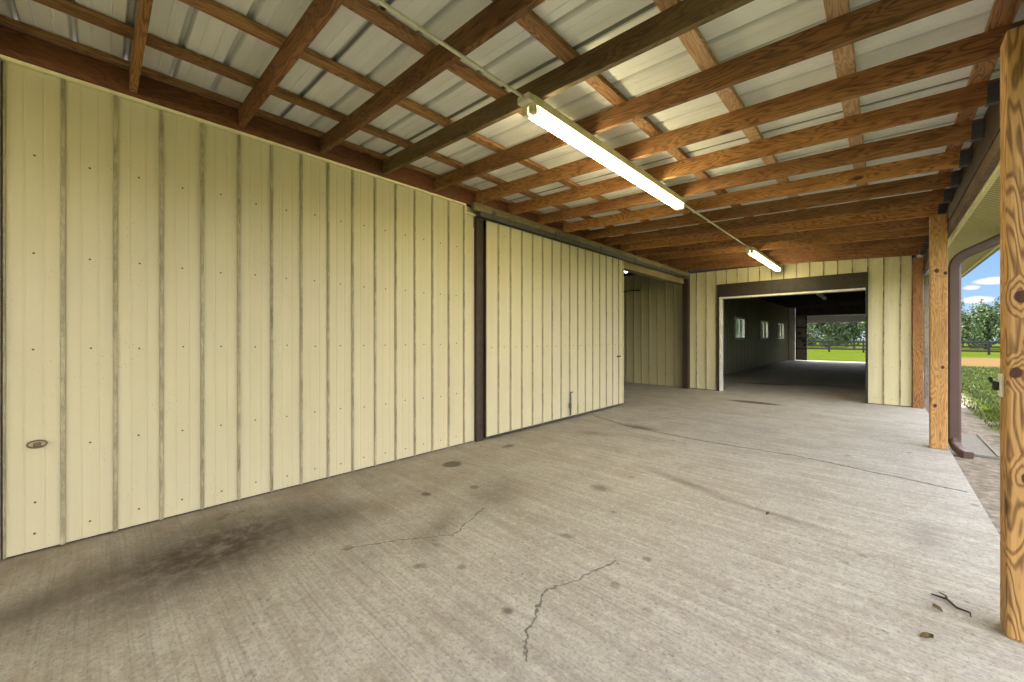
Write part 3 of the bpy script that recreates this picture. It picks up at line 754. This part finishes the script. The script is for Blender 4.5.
# ------------------------------------------------------------------ trees
def crown_mesh(seed, nb, nl, lean=0):
    r = random.Random(seed); bm = bmesh.new()
    blobs = []
    for i in range(nb):
        a = r.uniform(0, 2*PI); rr = r.uniform(0, .85); z = r.uniform(.08, 1.0)
        rr *= math.sin(min(1, (1.12-z)*1.6)*PI/2)
        blobs.append((Vector((rr*math.cos(a), rr*math.sin(a), z)), r.uniform(.16, .34)))
    for i in range(nl):
        c, rad = blobs[i % nb]
        d_ = Vector((r.gauss(0, 1), r.gauss(0, 1), r.gauss(0, 1))).normalized()
        p = c+d_*rad*(r.uniform(.45, 1.05)); p.z = max(p.z, .06)
        n = (d_+Vector((r.gauss(0, .5), r.gauss(0, .5), r.gauss(0, .5)))).normalized()
        u = n.orthogonal().normalized(); v = n.cross(u); an = r.uniform(0, PI); u, v = u*math.cos(an)+v*math.sin(an), v*math.cos(an)-u*math.sin(an)
        s_ = r.uniform(.022, .045)
        bm.faces.new([bm.verts.new(p+u*s_*a+v*s_*b_+n*s_*k) for a, b_, k in ((1, 0, 0), (0, .6, .25), (-1, 0, 0), (0, -.6, .25))])
    me = bpy.data.meshes.new('foliage'); bm.to_mesh(me); bm.free(); me.materials.append(M_FOL); return me
CROWNS = [crown_mesh(s_, 20+3*s_, 7500) for s_ in (1, 2, 3)]
def trunk_mesh():
    bm = bmesh.new(); tube(bm, [(0, 0, -.02), (.01, 0, .2), (.0, .01, .5), (.03, .02, .85)], [.035, .028, .022, .008], 8)
    for a in (0, 2.1, 4.2): tube(bm, [(0, 0, .3), (.2*math.cos(a), .2*math.sin(a), .5), (.34*math.cos(a), .34*math.sin(a), .72)], [.016, .011, .005], 6)
    me = bpy.data.meshes.new('trunk'); bm.to_mesh(me); bm.free(); me.materials.append(M_BARK); return me
TR = trunk_mesh(); r = random.Random(11)
tx = [(-19, 64), (-13, 70), (-10, 63), (-5.8, 70), (-2.6, 63), (1.4, 70.5), (4.8, 63.5), (8.6, 71), (11.8, 63), (15.4, 70), (18.9, 63), (22.4, 71), (26, 64), (30, 71), (-16, 77), (-8.5, 78), (5, 79), (12, 78), (19, 79)]
for i, (x, y) in enumerate(tx):
    hgt = r.uniform(4.6, 6.2); wd = r.uniform(3.0, 3.8)
    if 8 < x < 24 and y < 75: hgt = r.uniform(4.2, 5.0)
    o = thing('tree', 'leafy green tree behind the pasture fence, %s from the left in the %s row' % (ORD[i] if i < 14 else ORD[i-14], 'front' if i < 14 else 'rear'), 'tree', (x, y, gz), 'trees behind the pasture fence')
    for n_, me in (('foliage', CROWNS[i % 3]), ('trunk', TR)):
        c_ = bpy.data.objects.new(n_, me); COL.objects.link(c_); c_.parent = o
        c_.scale = (wd, wd, hgt); c_.rotation_euler = (0, 0, r.uniform(0, 6))
# greenery outside the next bay windows
for i, (x, y) in enumerate([(-12, 25), (-13, 31), (-12.5, 37), (-14, 44), (-16, 53)]):
    o = thing('tree', 'leafy tree outside the next bay windows, %s going away from the viewer' % ORD[i], 'tree', (x, y, gz), 'trees outside the bay windows')
    for n_, me in (('foliage', CROWNS[i % 3]), ('trunk', TR)):
        c_ = bpy.data.objects.new(n_, me); COL.objects.link(c_); c_.parent = o; c_.scale = (3.2, 3.2, 5.5); c_.rotation_euler = (0, 0, i*1.3)
# ------------------------------------------------------------------ near grass tufts
r = random.Random(3); bm = bmesh.new()
n = 0
while n < 48000:
    y = -4.5+32*r.random(); x = 1.15+(3.0+.12*max(0, y))*r.random()**1.6
    if x < 1.45 and r.random() < .8: continue
    h = r.uniform(.03, .085); a = r.uniform(0, 2*PI); w_ = r.uniform(.003, .006)*(1+max(0, y)*.08)
    cx, sx = math.cos(a)*w_, math.sin(a)*w_; lx, ly = r.gauss(0, .025), r.gauss(0, .025)
    vs = [bm.verts.new(p) for p in ((x-cx, y-sx, gz), (x+cx, y+sx, gz), (x+cx*.6+lx*.5, y+sx*.6+ly*.5, gz+h*.6), (x+lx, y+ly, gz+h), (x-cx*.6+lx*.5, y-sx*.6+ly*.5, gz+h*.6))]
    bm.faces.new(vs); n += 1
me = bpy.data.meshes.new('grass'); bm.to_mesh(me); bm.free(); me.materials.append(M_GRASS)
o = bpy.data.objects.new('grass', me); COL.objects.link(o)
tag(o, 'short green grass growing beyond the sandy strip', 'grass', kind='stuff')
